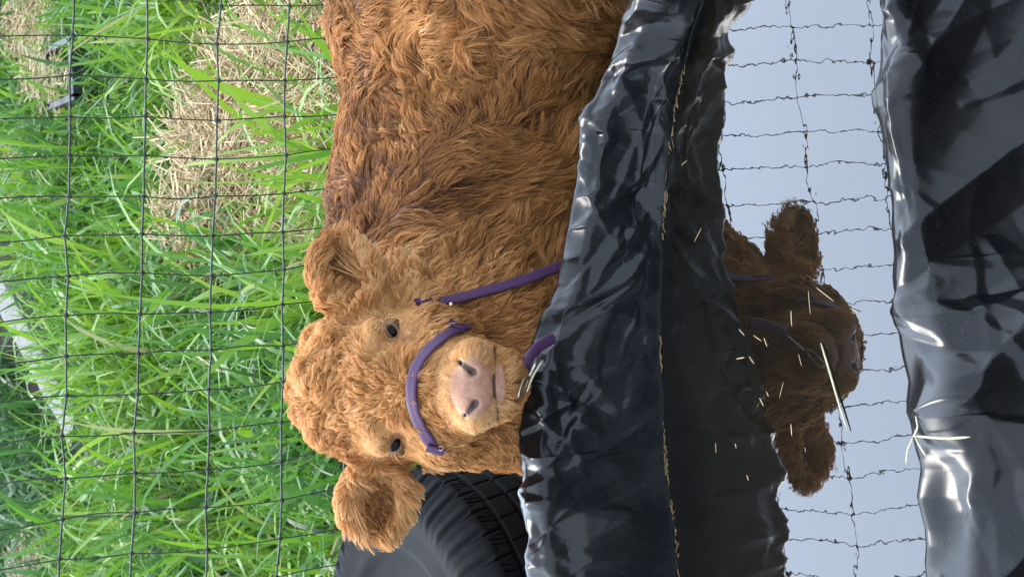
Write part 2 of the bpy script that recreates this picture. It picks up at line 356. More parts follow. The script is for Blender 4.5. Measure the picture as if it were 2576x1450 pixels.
zz = axis_pts([(-.02, mz[2]-.17, .009), (mz[2]-.17, mz[2]-.06, .004), (mz[2]-.06, mz[2]+.055, .002), (mz[2]+.055, .84, .0038)])
FD = np.full((len(xs), len(yy), len(zz)), 1.0, np.float32)
def region(lo, hi, pad):
    sl = []
    for ax, a, b in zip((xs, yy, zz), lo, hi):
        i0 = max(0, np.searchsorted(ax, a-pad)-1); i1 = min(len(ax), np.searchsorted(ax, b+pad)+1); sl.append(slice(i0, i1))
    if any(s.start >= s.stop for s in sl): return None, None
    P = np.stack(np.meshgrid(xs[sl[0]], yy[sl[1]], zz[sl[2]], indexing='ij'), -1).astype(np.float32)
    return tuple(sl), P
def comb(sl, d, k, mode='add'):
    a = FD[sl]
    if mode == 'add':
        h = np.maximum(k-np.abs(a-d), 0)/k; FD[sl] = np.minimum(a, d)-h*h*k*.25
    else:
        d = -d; h = np.maximum(k-np.abs(a-d), 0)/k; FD[sl] = np.maximum(a, d)+h*h*k*.25
def ell(c, rad, axes=None, k=.03, mode='add'):
    c = np.asarray(c, float); rad = np.asarray(rad, float); mr = rad.max(); pad = k+.02
    sl, P = region(c-mr, c+mr, pad)
    if sl is None: return
    L = P-c.astype(np.float32)
    if axes is not None: L = L@np.asarray(axes, np.float32).T
    k0 = np.linalg.norm(L/rad, axis=-1); k1 = np.linalg.norm(L/rad**2, axis=-1)+1e-6
    comb(sl, (k0*(k0-1)/k1).astype(np.float32), k, mode)
def cone(a, b, ra, rb, k=.03, mode='add'):
    a = np.asarray(a, float); b = np.asarray(b, float); R = max(ra, rb)
    sl, P = region(np.minimum(a, b)-R, np.maximum(a, b)+R, k+.02)
    if sl is None: return
    ab = (b-a).astype(np.float32); L = P-a.astype(np.float32)
    h = np.clip(L@ab/ab.dot(ab), 0, 1); d = np.linalg.norm(L-h[..., None]*ab, axis=-1)-(ra+(rb-ra)*h)
    comb(sl, d.astype(np.float32), k, mode)
def hell(c, rad, k=.02, mode='add', axes=None): ell(HL(*c), np.array(rad)*HS, HR if axes is None else axes, k, mode)
def hcone(a, b, ra, rb, k=.02, mode='add'): cone(HL(*a), HL(*b), ra*HS, rb*HS, k, mode)

# trunk
cone((.02, 2.475, .345), (.40, 2.535, .328), .155, .158, .06)
cone((.40, 2.535, .328), (.72, 2.605, .322), .158, .145, .06)
ell((.10, 2.495, .412), (.17, .13, .12), k=.08)                       # withers
ell((-.02, 2.410, .34), (.13, .13, .165), k=.07)                      # chest
ell((-.105, 2.325, .35), (.105, .10, .16), k=.06)                       # brisket
ell((.13, 2.370, .36), (.10, .075, .15), k=.05)                        # shoulder, near side
ell((.155, 2.595, .34), (.10, .06, .14), k=.05)
ell((.44, 2.405, .30), (.22, .095, .14), k=.07)                          # belly, near side
ell((.66, 2.495, .36), (.13, .085, .15), k=.06); ell((.68, 2.695, .36), (.13, .08, .15), k=.06)  # thighs
# legs
for x, y, hind in ((.10, 2.385, 0), (.08, 2.575, 0), (.70, 2.505, 1), (.70, 2.705, 1)):
    if hind:
        cone((x, y, .28), (x-.03, y, .20), .065, .05); cone((x-.03, y, .20), (x+.045, y, .145), .042, .03); cone((x+.045, y, .145), (x+.03, y, .03), .027, .022, .015)
        ell((x+.02, y, .018), (.036, .026, .024), k=.01)
    else:
        cone((x, y, .28), (x, y, .15), .052, .034); cone((x, y, .15), (x, y, .03), .032, .022, .015); ell((x-.008, y, .018), (.034, .026, .024), k=.01)
cone((.855, 2.655, .43), (.885, 2.675, .20), .018, .012, .02); ell((.885, 2.675, .17), (.02, .02, .05), k=.01)   # tail
# neck
nb = HL(.02, .0, -.13)
cone((.06, 2.455, .41), nb, .125, .088, .06)
cone((-.05, 2.365, .36), HL(-.01, .06, -.11), .12, .075, .05)
# skull and face
hell((0, -.030, -.088), (.080, .082, .078), .02)
hcone((0, .008, -.048), (0, .075, .002), .066, .048, .025)
hell((0, .088, .012), (.0465, .041, .040), .018)
hell((0, .092, .025), (.0385, .033, .036), .012)
hcone((0, .06, -.08), (0, .112, -.01), .055, .036, .025)
hcone((-.032, .05, -.10), (-.034, .17, -.15), .058, .078, .04)
hell((0, .126, .016), (.034, .0165, .030), .010)                     # lower jaw and chin
for s in (-1, 1):
    hell((s*.046, .042, -.045), (.042, .045, .045), .03)             # cheek
    hell((s*.052, -.022, -.030), (.026, .016, .026), .02)            # brow
    hell((s*.030, .092, .040), (.020, .020, .022), .012)             # nostril wing
    hell((s*.064, .0, -.012), (.014, .011, .010), .008, 'sub')      # eye socket
# ears, cupped, inner side turned to the camera
def ear(base, tip, half, seed):
    b = HL(*base); tp = HL(*tip); ax = tp-b; L = np.linalg.norm(ax); ax /= L
    nrm = B_*.94+np.array([0, 0, -.18]); nrm -= ax*nrm.dot(ax); nrm /= np.linalg.norm(nrm); sd_ = np.cross(nrm, ax)
    A = np.stack([ax, sd_, nrm]); c = b+ax*L*.56
    cone(b-ax*.03, b+ax*.035, .030, .022, .02)
    ell(c, (L*.50, half, .020), A, .015)
    ell(c+ax*.004+nrm*.016, (L*.43, half*.74, .018), A, .006, 'sub')
    return A, c, L
EAR_R = ear((.082, -.034, -.085), (.170, -.076, -.085), .042, 1)
EAR_L = ear((-.082, -.022, -.085), (-.176, -.040, -.075), .044, 2)
# nostrils: comma shaped pits; mouth cleft
NOST = ((1, (.029, .077), (.0165, .0925)), (-1, (-.031, .082), (-.0185, .0935)))
for s, (r0, w0), (r1, w1) in NOST:
    for q0_ in np.linspace(.0, .05, 5): hcone((r0, w0, .055+q0_), (r1, w1, .049+q0_), .0022+q0_*.02, .0048+q0_*.03, .004, 'sub')
mp = [(-.042, .1185, .021), (-.030, .1165, .039), (-.012, .1155, .050), (.012, .1155, .051), (.030, .1160, .041), (.042, .1175, .023)]
for a, b in zip(mp[:-1], mp[1:]): hcone(a, b, .0015, .0015, .002, 'sub'); hcone((a[0], a[1], a[2]+.012), (b[0], b[1], b[2]+.012), .0018, .0018, .002, 'sub')
hcone((0, .098, .066), (0, .113, .065), .0012, .002, .003, 'sub')     # philtrum

def surface_nets(F):
    nx, ny, nz_ = F.shape; ins = F < 0
    cid = lambda i, j, k: (i*(ny-1)+j)*(nz_-1)+k
    ids = []; pos = []; quads = []
    ax = (xs, yy, zz)
    for d in range(3):
        s0 = [slice(None)]*3; s1 = [slice(None)]*3; s0[d] = slice(0, -1); s1[d] = slice(1, None)
        A = ins[tuple(s0)]; Bq = ins[tuple(s1)]; I = np.stack(np.nonzero(A != Bq), -1)
        o = [1, 2] if d == 0 else ([0, 2] if d == 1 else [0, 1]); dims = F.shape
        ok = (I[:, o[0]] > 0) & (I[:, o[0]] < dims[o[0]]-1) & (I[:, o[1]] > 0) & (I[:, o[1]] < dims[o[1]]-1); I = I[ok]
        J = I.copy(); J[:, d] += 1
        f0 = F[tuple(I.T)]; f1 = F[tuple(J.T)]; t_ = f0/(f0-f1)
        p = np.stack([ax[k][I[:, k]] for k in range(3)], -1); p[:, d] += t_*(ax[d][J[:, d]]-ax[d][I[:, d]])
        cs = []
        for a, b in ((-1, -1), (0, -1), (0, 0), (-1, 0)):
            K = I.copy(); K[:, o[0]] += a; K[:, o[1]] += b; c = cid(*K.T); cs.append(c); ids.append(c); pos.append(p)
        q = np.stack(cs, -1); fl = f0 > 0
        if d == 1: fl = ~fl
        q[fl] = q[fl][:, ::-1]; quads.append(q)
    ids = np.concatenate(ids); pos = np.concatenate(pos); uq, inv = np.unique(ids, return_inverse=True)
    cnt = np.bincount(inv); V = np.stack([np.bincount(inv, pos[:, k])/cnt for k in range(3)], -1)
    return V, np.searchsorted(uq, np.concatenate(quads))
BV, BQ = surface_nets(FD); del FD
# light smoothing
e = np.concatenate([BQ[:, [0, 1]], BQ[:, [1, 2]], BQ[:, [2, 3]], BQ[:, [3, 0]]])
for it in range(2):
    acc = np.zeros_like(BV); c_ = np.bincount(e[:, 0], minlength=len(BV))+np.bincount(e[:, 1], minlength=len(BV))
    for k in range(3): acc[:, k] = np.bincount(e[:, 0], BV[e[:, 1], k], len(BV))+np.bincount(e[:, 1], BV[e[:, 0], k], len(BV))
    BV = BV*.6+.4*acc/c_[:, None]
fn = np.cross(BV[BQ[:, 2]]-BV[BQ[:, 0]], BV[BQ[:, 3]]-BV[BQ[:, 1]])*.5
BN = np.zeros_like(BV)
for k in range(4):
    for a in range(3): BN[:, a] += np.bincount(BQ[:, k], fn[:, a], len(BV))
BN /= np.linalg.norm(BN, axis=1)[:, None]+1e-12
LB = loc(BV)
padm = lambda L: sm(1.08, .86, np.sqrt(((L[:, 0]+.001)/.034)**2+((L[:, 1]-.091)/.0255)**2)-.0*L[:, 0])*sm(.026, .036, L[:, 2])*sm(1.5, 1.2, np.abs(L[:, 0])/.03+np.maximum(0, .085-L[:, 1])/.022)
lipm = lambda L: sm(1.05, .8, np.sqrt(((L[:, 0]-.002)/.024)**2+((L[:, 1]-.1215)/.0065)**2))*sm(.016, .026, L[:, 2])
def nostm(L):
    r = np.zeros(len(L))
    for s, (r0, w0), (r1, w1) in NOST:
        dx, dw = r1-r0, w1-w0; h = np.clip(((L[:, 0]-r0)*dx+(L[:, 1]-w0)*dw)/(dx*dx+dw*dw), 0, 1)
        r = np.maximum(r, sm(1.1, .6, np.hypot(L[:, 0]-r0-h*dx, L[:, 1]-w0-h*dw)/(.0026+.0028*h)))
    r = np.maximum(r, sm(.0026, .0010, np.abs(L[:, 1]-(.1155+.0009*(L[:, 0]/.03)**2)))*(np.abs(L[:, 0]) < .043))
    return r*(L[:, 2] > .012)
muzm = lambda L: sm(1.15, .85, np.sqrt((L[:, 0]/.047)**2+((L[:, 1]-.090)/.034)**2))*(L[:, 2] > -.01)
calf = empty('calf', (.3, 2.45, 0)); tag(calf, 'fluffy ginger calf in a purple halter standing behind the black lined trough', 'calf')
body = mesh_obj('body', BV, BQ, M['skin'], calf, True, {'pad': np.maximum(padm(LB), lipm(LB)), 'nostril': nostm(LB), 'muzzle': muzm(LB)})
bvh = BVHTree.FromPolygons(BV.tolist(), BQ.tolist())
def hit(x, y):
    d = ray(x, y); h = bvh.ray_cast(Vector(CAM), Vector(d))
    return (np.array(h[0]), np.array(h[1]) if np.dot(h[1], d) < 0 else -np.array(h[1])) if h[0] is not None else (None, None)

# eyes
eyes = []
for x, y, s in ((986, 831, 1), (995, 1118, -1)):
    p, nrm = hit(x, y); c = p - B_*.0072; eyes.append(p)
    V, Q = icoball(c, (.0125,)*3, seg=12); eo = mesh_obj('eye', V, Q, M['eye'], calf)
    # lids: a shell over the ball with an almond opening
    na, nt_ = 40, 7; ta = math.radians(-32*s); Vl = []
    for a in np.arange(na)*2*math.pi/na:
        rx = .0088*math.cos(a); ry = .0050*math.sin(a)*abs(math.sin(a))**.25*(1.05 if math.sin(a) > 0 else .9)
        X0 = rx*math.cos(ta)-ry*math.sin(ta); Y0 = rx*math.sin(ta)+ry*math.cos(ta); X1, Y1 = .0150*math.cos(a+ta), .0150*math.sin(a+ta)
        for q_i in range(nt_):
            t_ = q_i/(nt_-1); X, Y = X0+(X1-X0)*t_, Y0+(Y1-Y0)*t_; rl = .0125+.0012*math.sin(min(t_*3, 1)*math.pi/2)
            qz = math.sqrt(max(rl*rl-X*X-Y*Y, 1e-7)) if X*X+Y*Y < rl*rl else 0; Vl.append(c+e_r*X+e_w*Y+B_*qz)
    i_ = np.arange(na)[:, None]; j_ = np.arange(nt_-1)[None]; i2_ = (i_+1) % na
    mesh_obj('eyelid', Vl, np.stack([i_*nt_+j_, i_*nt_+j_+1, i2_*nt_+j_+1, i2_*nt_+j_], -1).reshape(-1, 4), M['lid'], calf)
eyes = np.array(eyes); EL = loc(eyes)

# ------------------------------------------------------------------ fur
tri = np.concatenate([BQ[:, [0, 1, 2]], BQ[:, [0, 2, 3]]])
ta_ = np.linalg.norm(np.cross(BV[tri[:, 1]]-BV[tri[:, 0]], BV[tri[:, 2]]-BV[tri[:, 0]]), axis=1)*.5
tc_ = BV[tri].mean(1); tn_ = BN[tri].mean(1); tl_ = loc(tc_)
toc = CAM-tc_; toc /= np.linalg.norm(toc, axis=1)[:, None]; facing = (tn_*toc).sum(1)
headw = sm(.20, .13, np.sqrt(tl_[:, 0]**2*.8+(tl_[:, 1]-.02)**2+(tl_[:, 2]+.03)**2))
dens = np.where(facing > -.15, 1.0, .3)*(1+1.9*headw)*np.where(tc_[:, 2] < .17, .15, 1)*np.where(tc_[:, 0] > .62, .35, 1)
dens *= 1-np.clip(np.maximum(padm(tl_), lipm(tl_))*1.3, 0, 1); dens *= 1-nostm(tl_)
for E in EL: dens *= sm(.0080, .0105, np.hypot((tl_[:, 0]-E[0]), (tl_[:, 1]-E[1])*1.45))
dens += 2.6*muzm(tl_)*(dens > .5)
def sample(N, r):
    cp = np.cumsum(ta_*dens); k = np.searchsorted(cp, r.uniform(0, cp[-1], N)); a, b = r.uniform(size=(2, N)); f = a+b > 1; a[f] = 1-a[f]; b[f] = 1-b[f]
    t3 = tri[k]; P = BV[t3[:, 0]]+a[:, None]*(BV[t3[:, 1]]-BV[t3[:, 0]])+b[:, None]*(BV[t3[:, 2]]-BV[t3[:, 0]])
    Nv = BN[t3[:, 0]]*(1-a-b)[:, None]+BN[t3[:, 1]]*a[:, None]+BN[t3[:, 2]]*b[:, None]; Nv /= np.linalg.norm(Nv, axis=1)[:, None]
    return P, Nv
nA, nB, nC = WaveNoise(21, 7, 12, 3), WaveNoise(22, 22, 12, 3), WaveNoise(23, 3.2, 8, 3)
nT = WaveNoise(24, 9, 14, 2)
def fields(P, Nv):
    L = loc(P); r_, w_, q_ = L.T
    hd = sm(.215, .15, np.sqrt(r_**2*.75+(w_-.02)**2+(q_+.04)**2))          # on the head
    earw = sm(.084, .10, np.abs(r_))*(w_ < .04)*(w_ > -.14)*(q_ > -.16)*(q_ < .0)*(hd > .05)*(r_ < .24)
    # body flow: down and a little back, sweeping out of the shoulder crease
    D = np.tile(np.array([.35, -.12, -1.0]), (len(P), 1))
    top = sm(.44, .52, P[:, 2]); D[:, 0] += top*1.0
    cr = P-np.array([.22, 2.345, .36]); D += np.stack([.8*np.sign(cr[:, 0])*np.exp(-np.abs(cr[:, 0])/.10)*.6, 0*cr[:, 0], 0*cr[:, 0]], -1)
    fl = sm(.24, .34, P[:, 0]); D[:, 0] += -.9*fl; D[:, 2] += .25*fl
    neck = sm(.10, .02, P[:, 0]); D[:, 0] += .35*neck
    D = D+.55*nA(P)+.28*nB(P)+.35*nC(P)
    # head flow
    z0 = np.zeros_like(r_)
    wh = np.stack([r_, w_-.022, z0], -1); wh /= np.linalg.norm(wh, axis=1)[:, None]+1e-6
    mzv = np.stack([r_, w_-.094, z0-.02], -1); mzv /= np.linalg.norm(mzv, axis=1)[:, None]+1e-6
    sidev = np.stack([np.sign(r_)*.5, z0+.75, z0-.8], -1)
    wm = sm(.068, .040, np.sqrt(r_**2+(w_-.090)**2*1.25+  .3*(q_-.022)**2)); ws = sm(.04, .07, np.abs(r_))*sm(-.05, .0, w_); ws = np.maximum(ws, sm(.0, .05, w_-.03))
    Dl = wh*(1-ws)[:, None]+sidev*ws[:, None]; Dl = Dl*(1-wm)[:, None]+mzv*wm[:, None]
    ev = np.stack([np.sign(r_)*1.0, z0-.15, z0], -1); Dl = Dl*(1-earw)[:, None]+ev*earw[:, None]
    Dw = Dl@HR; nzh = (.42*nA(P)+.35*nB(P))*((1-.7*wm)*(1-.8*sm(.055, .028, np.hypot(r_, w_-.008))))[:, None]
    Dw = Dw+nzh
    D = D*(1-hd)[:, None]+Dw*hd[:, None]
    D -= Nv*(D*Nv).sum(1)[:, None]; D /= np.linalg.norm(D, axis=1)[:, None]+1e-9
    ed = np.min([np.hypot(r_-E[0], (w_-E[1])*1.1) for E in EL], axis=0)
    eyez = sm(.045, .022, ed)*(hd > .5)
    Ln = np.full(len(P), .052)+.010*nT(P)[:, 0]
    Ln = Ln*(1-.40*top*(1-hd))
    lh = .030+.004*nT(P)[:, 0]; lh = np.where(w_ < -.05, .040, lh); lh = lh*(1-wm)+.0085*wm; lh = lh*(1-eyez)+.012*eyez
    inn = sm(.0, .04, w_)*(1-wm)*(1-earw); lh = lh*(1-.35*inn); lh = np.where(earw > .3, .026, lh)
    Ln = Ln*(1-hd)+lh*hd
    eyz2 = np.max([sm(1.25, .7, np.hypot((r_-E[0])/.026, (w_-E[1]+.012)/.036)) for E in EL], axis=0)*(hd > .5)*(1-earw)
    curl = (sm(-.035, -.075, w_)*(1-earw)*hd)*(1-eyz2)
    whz = sm(.055, .028, np.hypot(r_, w_-.008))*(hd > .5)*(1-wm); curl = curl*(1-whz)
    lift = np.full(len(P), .42); lift = lift*(1-hd)+hd*(.50*(1-wm)+.18*wm); eyez = np.maximum(eyez, eyz2); Ln = Ln*(1-.55*eyz2); lift = lift*(1-eyez)+.13*eyez
    # coat colour: paler muzzle and belly side, darker red back
    tone = np.full(len(P), .37)+.05*nT(P)[:, 1]
    tone -= .08*top*(1-hd); pale = sm(.26, .36, P[:, 0])*sm(.50, .42, P[:, 2]); tone += .17*pale*(1-hd)
    crease_shade = np.exp(-((P[:, 0]-(.20+(P[:, 2]-.36)*-.5))/.05)**2)*(1-hd); tone -= .06*crease_shade  # shade of the shoulder crease painted into the fur tone
    th_ = .56+.05*nT(P)[:, 1]; th_ = th_+.20*wm+.10*eyez*(w_ < EL[:, 1].mean()+.0)-.10*sm(.045, .08, w_)*(1-wm); th_ = th_+.11*earw
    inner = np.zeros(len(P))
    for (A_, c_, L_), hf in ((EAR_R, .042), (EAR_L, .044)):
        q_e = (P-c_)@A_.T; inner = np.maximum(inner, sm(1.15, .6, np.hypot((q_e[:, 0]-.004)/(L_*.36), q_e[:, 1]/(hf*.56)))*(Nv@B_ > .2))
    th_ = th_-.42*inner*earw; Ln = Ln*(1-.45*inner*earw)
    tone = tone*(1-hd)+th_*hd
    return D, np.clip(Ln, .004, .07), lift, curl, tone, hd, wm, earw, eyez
NH = 270000; K = 9
r = np.random.default_rng(5)
P, Nv = sample(NH, r); D, Ln, lift, curl, tone, hd, wm, earw, eyez = fields(P, Nv)
s_ = np.linspace(0, 1, K)
def strands(P, Nv, D, Ln, lift, curl, ph, fr, grav):
    S_ = np.cross(Nv, D); n = len(P); X = np.zeros((n, K, 3))
    for k, s in enumerate(s_):
        up = lift*(s-.55*s*s)*1.25; fw = (1-lift*.6)*s
        X[:, k] = P+Ln[:, None]*(Nv*up[:, None]+D*fw[:, None])
        X[:, k, 2] -= grav*Ln*s*s*.18
        am = Ln*(.060+.18*curl)*np.sqrt(s)*(s>0); a = ph+fr*s*6.28
        X[:, k] += (am*np.sin(a))[:, None]*S_+(am*.7*np.cos(a))[:, None]*Nv*(curl[:, None]*.8+.2)
    return X
def clump(X, P, Dn, nC_, fac, rr, Ln, attrs, seed):
    idx = rr.choice(len(P), nC_, replace=False); kd = kdtree.KDTree(nC_)
    for i_, k_ in enumerate(idx): kd.insert(P[k_], i_)
    kd.balance(); own = np.array([idx[kd.find(p)[1]] for p in P]); G = X[own].copy()
    base = P[:, None]; sc = (Ln/Ln[own])[:, None, None]
    G = G+(P-P[own])[:, None]*.0
    w_ = (fac[:, None]*(s_[None]**1.1))[..., None]
    return X*(1-w_)+G*w_, own
def owners(P, n_, rr):
    idx = rr.choice(len(P), n_, replace=False); kd = kdtree.KDTree(n_)
    for i_, k_ in enumerate(idx): kd.insert(P[k_], i_)
    kd.balance(); return np.array([idx[kd.find(p)[1]] for p in P])
big, own = owners(P, NH//170, r), owners(P, NH//12, r)
jit = r.normal(0, 1, (NH, 3)); D = D+(.36*jit[big]+.15*jit[own])*((1-.75*wm-.6*eyez*(1-wm))*(1-.5*earw)*(1-.45*hd*(1-curl)))[:, None]
D -= Nv*(D*Nv).sum(1)[:, None]; D /= np.linalg.norm(D, axis=1)[:, None]+1e-9
lift = np.clip(lift*(1+(.35*r.normal(size=NH)[big]+.2*r.normal(size=NH)[own])*(1-.7*eyez)), .08, .95)
ph = r.uniform(0, 6.28, NH)[own]+r.normal(0, .35, NH); fr = (r.uniform(.6, 1.2, NH)[own])*(1+1.0*curl); Ln = Ln*(r.uniform(.8, 1.2, NH)[big])*r.uniform(.78, 1.12, NH)
X = strands(P, Nv, D, Ln, lift, curl, ph, fr, 1.0)
def pull(X, P, own, fac):
    G = X[own]; w_ = (fac[:, None]*(s_[None]**1.05))[..., None]; return X*(1-w_)+G*w_
X = pull(X, P, own, np.clip(.66-.45*wm-.4*eyez, 0, .85)*r.uniform(.6, 1.0, NH)*(r.uniform(size=NH) > .10))
cen = X[big]-P[big][:, None]+P[:, None]
X = X+(X[big]-X)*((.22*(1-.9*wm)*(1-.8*eyez))[:, None]*s_[None]**2)[..., None]
tone = tone+(r.normal(0, .07, NH))+(r.normal(0, .07, NH))[own]+(r.normal(0, .055, NH))[big]
tl = r.uniform(size=NH) < .03; tone[tl] += .2
X += r.normal(0, .00035, X.shape)*s_[None, :, None]
hc = bpy.data.hair_curves.new('coat'); hc.add_curves([K]*NH)
base = np.array(parent_world(calf))
hc.attributes['position'].data.foreach_set('vector', (X-base).astype(np.float32).ravel())
if 'radius' not in hc.attributes: hc.attributes.new('radius', 'FLOAT', 'POINT')
rad = (.00036*(1-.75*s_[None]**1.5)*(1-.45*wm[:, None])*r.uniform(.7, 1.25, (NH, 1))).astype(np.float32)
hc.attributes['radius'].data.foreach_set('value', np.ascontiguousarray(rad).ravel())
at = hc.attributes.new('tone', 'FLOAT', 'POINT'); tn = np.clip(tone[:, None]-.17+.32*s_[None], 0, 1).astype(np.float32); at.data.foreach_set('value', np.ascontiguousarray(tn).ravel())
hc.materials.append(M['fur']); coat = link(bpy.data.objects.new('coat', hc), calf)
# a few long pale locks: in the ears, lashes, brow
def locks(name, specs, mat_, rad):
    for P0, dirv, L, nn, spread, bend in specs:
        mb = MB()
        for _ in range(nn):
            d = np.array(dirv)+rng.normal(0, spread, 3); d /= np.linalg.norm(d); p0 = np.array(P0)+rng.normal(0, .0025, 3); bd = np.array(bend)+rng.normal(0, .1, 3)
            l = L*rng.uniform(.7, 1.1); pts = [p0+d*l*s+bd*l*s*s*.4 for s in np.linspace(0, 1, 6)]
            V, Q = tube(pts, rad*np.linspace(1, .2, 6), 4); mb.add(V, Q, rng.uniform(.6, .85))
        mb.build('eyelashes' if L < .02 else name, mat_, calf)
sp = []
for (x, y), (dx, dy), L, nn in (((925, 700), (-60, -45), .040, 16), ((905, 690), (-60, -60), .036, 12), ((880, 1260), (30, 70), .035, 16), ((900, 1240), (-10, 90), .035, 14)):
    p, nn_ = hit(x, y)
    if p is None: continue
    d = (-(dy))*e_r+dx*e_w; d = d/np.linalg.norm(d)*.9+B_*.45; sp.append((p, d, L*1.35, nn, .16, -B_*.6))
for E, s in zip(eyes, (1, -1)):
    sp.append((E+e_r*s*.008-e_w*.004, e_r*s*.8+e_w*.4+B_*.5, .014, 7, .25, e_w*.6))
if sp: locks('ear_tuft', sp, M['fur'], .0005)

# ------------------------------------------------------------------ halter
halter = bpy.data.objects.new('halter', None); halter.parent = calf; C.objects.link(halter); halter['label'] = 'purple nylon halter with metal rings'
def strap(name, pix, width, lift_=.009, thick=.0016, parent=halter, fallback=None, mat_=None):
    pts = []; nr = []; last = None
    px = np.array(pix, float); tt = np.concatenate([[0], np.cumsum(np.linalg.norm(np.diff(px, axis=0), axis=1))]); N = 40
    qx = np.interp(np.linspace(0, tt[-1], N), tt, px[:, 0]); qy = np.interp(np.linspace(0, tt[-1], N), tt, px[:, 1])
    for a, b in zip(qx, qy):
        p, n_ = hit(a, b)
        if p is None: continue
        pts.append(p); nr.append(n_)
    P = np.array(pts); Nq = np.array(nr)
    for _ in range(12): P[1:-1] = (P[:-2]+P[1:-1]*2+P[2:])/4; Nq[1:-1] = (Nq[:-2]+Nq[1:-1]*2+Nq[2:])/4
    Nq /= np.linalg.norm(Nq, axis=1)[:, None]; P = P+Nq*np.interp(np.linspace(0, 1, len(P)), np.linspace(0, 1, len(np.atleast_1d(lift_))), np.atleast_1d(lift_))[:, None] if np.ndim(lift_) else P+Nq*lift_
    T = np.gradient(P, axis=0); T /= np.linalg.norm(T, axis=1)[:, None]; W = np.cross(T, Nq); W /= np.linalg.norm(W, axis=1)[:, None]
    n = len(P); wd = width*(1+.06*np.sin(np.arange(n)*1.3))/2
    prof_ = [(-1, 0), (-.85, 1), (-.3, .75), (.3, .75), (.85, 1), (1, 0), (.8, -1), (-.8, -1)]
    V = np.stack([P+W*(wd*a)[:, None]+Nq*thick*b for a, b in prof_], 1).reshape(-1, 3); k = 8
    i = np.arange(n-1)[:, None]; j = np.arange(k)[None]; Q = np.stack([i*k+j, (i+1)*k+j, (i+1)*k+(j+1) % k, i*k+(j+1) % k], -1).reshape(-1, 4)
    Q = np.vstack([Q, [[3, 2, 1, 0], [7, 6, 5, 4], [4, 3, 0, 7]], [[(n-1)*k+c for c in (0, 1, 2, 3)], [(n-1)*k+c for c in (4, 5, 6, 7)], [(n-1)*k+c for c in (7, 0, 3, 4)]]])
    return mesh_obj(name, V, Q, mat_ or M['nylon'], parent)
strap('noseband', [(1150, 835), (1105, 868), (1065, 905), (1042, 950), (1040, 1000), (1055, 1050), (1078, 1092), (1092, 1116)], .0145, .0085)
strap('cheek_strap', [(1076, 1108), (1112, 1118)], .011, .012)
strap('cheek_strap', [(1122, 822), (1150, 838), (1168, 836)], .009, .010)
strap('neck_strap', [(1045, 770), (1110, 768), (1170, 757), (1225, 744), (1290, 728), (1350, 706), (1420, 678)], .0145, (.006, .007, .011, .014, .016, .018))
cp_ = [on_y(1392, 850, 2.125), on_y(1360, 866, 2.118), on_y(1338, 886, 2.112), on_y(1326, 908, 2.11), on_y(1322, 930, 2.115), on_y(1322, 955, 2.13)]
cq = np.array([np.interp(np.linspace(0, 5, 24), range(6), [p[k] for p in cp_]) for k in range(3)]).T
for _ in range(4): cq[1:-1] = (cq[:-2]+2*cq[1:-1]+cq[2:])/4
V, Q = tube(cq, .0068, 10, flat=.45, cap=False); mesh_obj('lead_loop', V, Q, M['nylon'], halter)
def ring_at(x, y, rr, th_, depth=.012):
    p, n_ = hit(x, y); c = p+n_*depth
    a = np.linspace(0, 2*math.pi, 21); V, Q = tube([c+rr*(math.cos(t_)*e_r+math.sin(t_)*e_w) for t_ in a], th_, 6, cap=False)
    mesh_obj('ring', V, Q, M['metal'], halter)
p_, n__ = hit(1119, 804); V, Q = icoball(p_+n__*.024, (.0028,)*3, seg=5); mesh_obj('stud', V, Q, M['metal'], halter)
ring_at(1106, 1108, .0026, .0009, .012)
# snap clip hanging below the chin with a folded pale leaf
p0 = on_y(1352, 900, 2.10); p1 = on_y(1330, 945, 2.09); p2 = on_y(1303, 996, 2.08)
mb = MB(); mb.add(*tube([p0, (p0+p1)/2+e_w*.002, p1], [.0016, .0026, .0020], 6)); mb.add(*tube([p1+(p2-p1)*s+e_r*(.006*math.sin(s*math.pi)) for s in np.linspace(0, 1, 7)], .0015, 6))
mb.add(*tube([p1+(p2-p1)*s-e_r*(.006*math.sin(s*math.pi)) for s in np.linspace(0, 1, 7)], .0012, 6)); mb.build('snap_clip', M['metal'], halter)

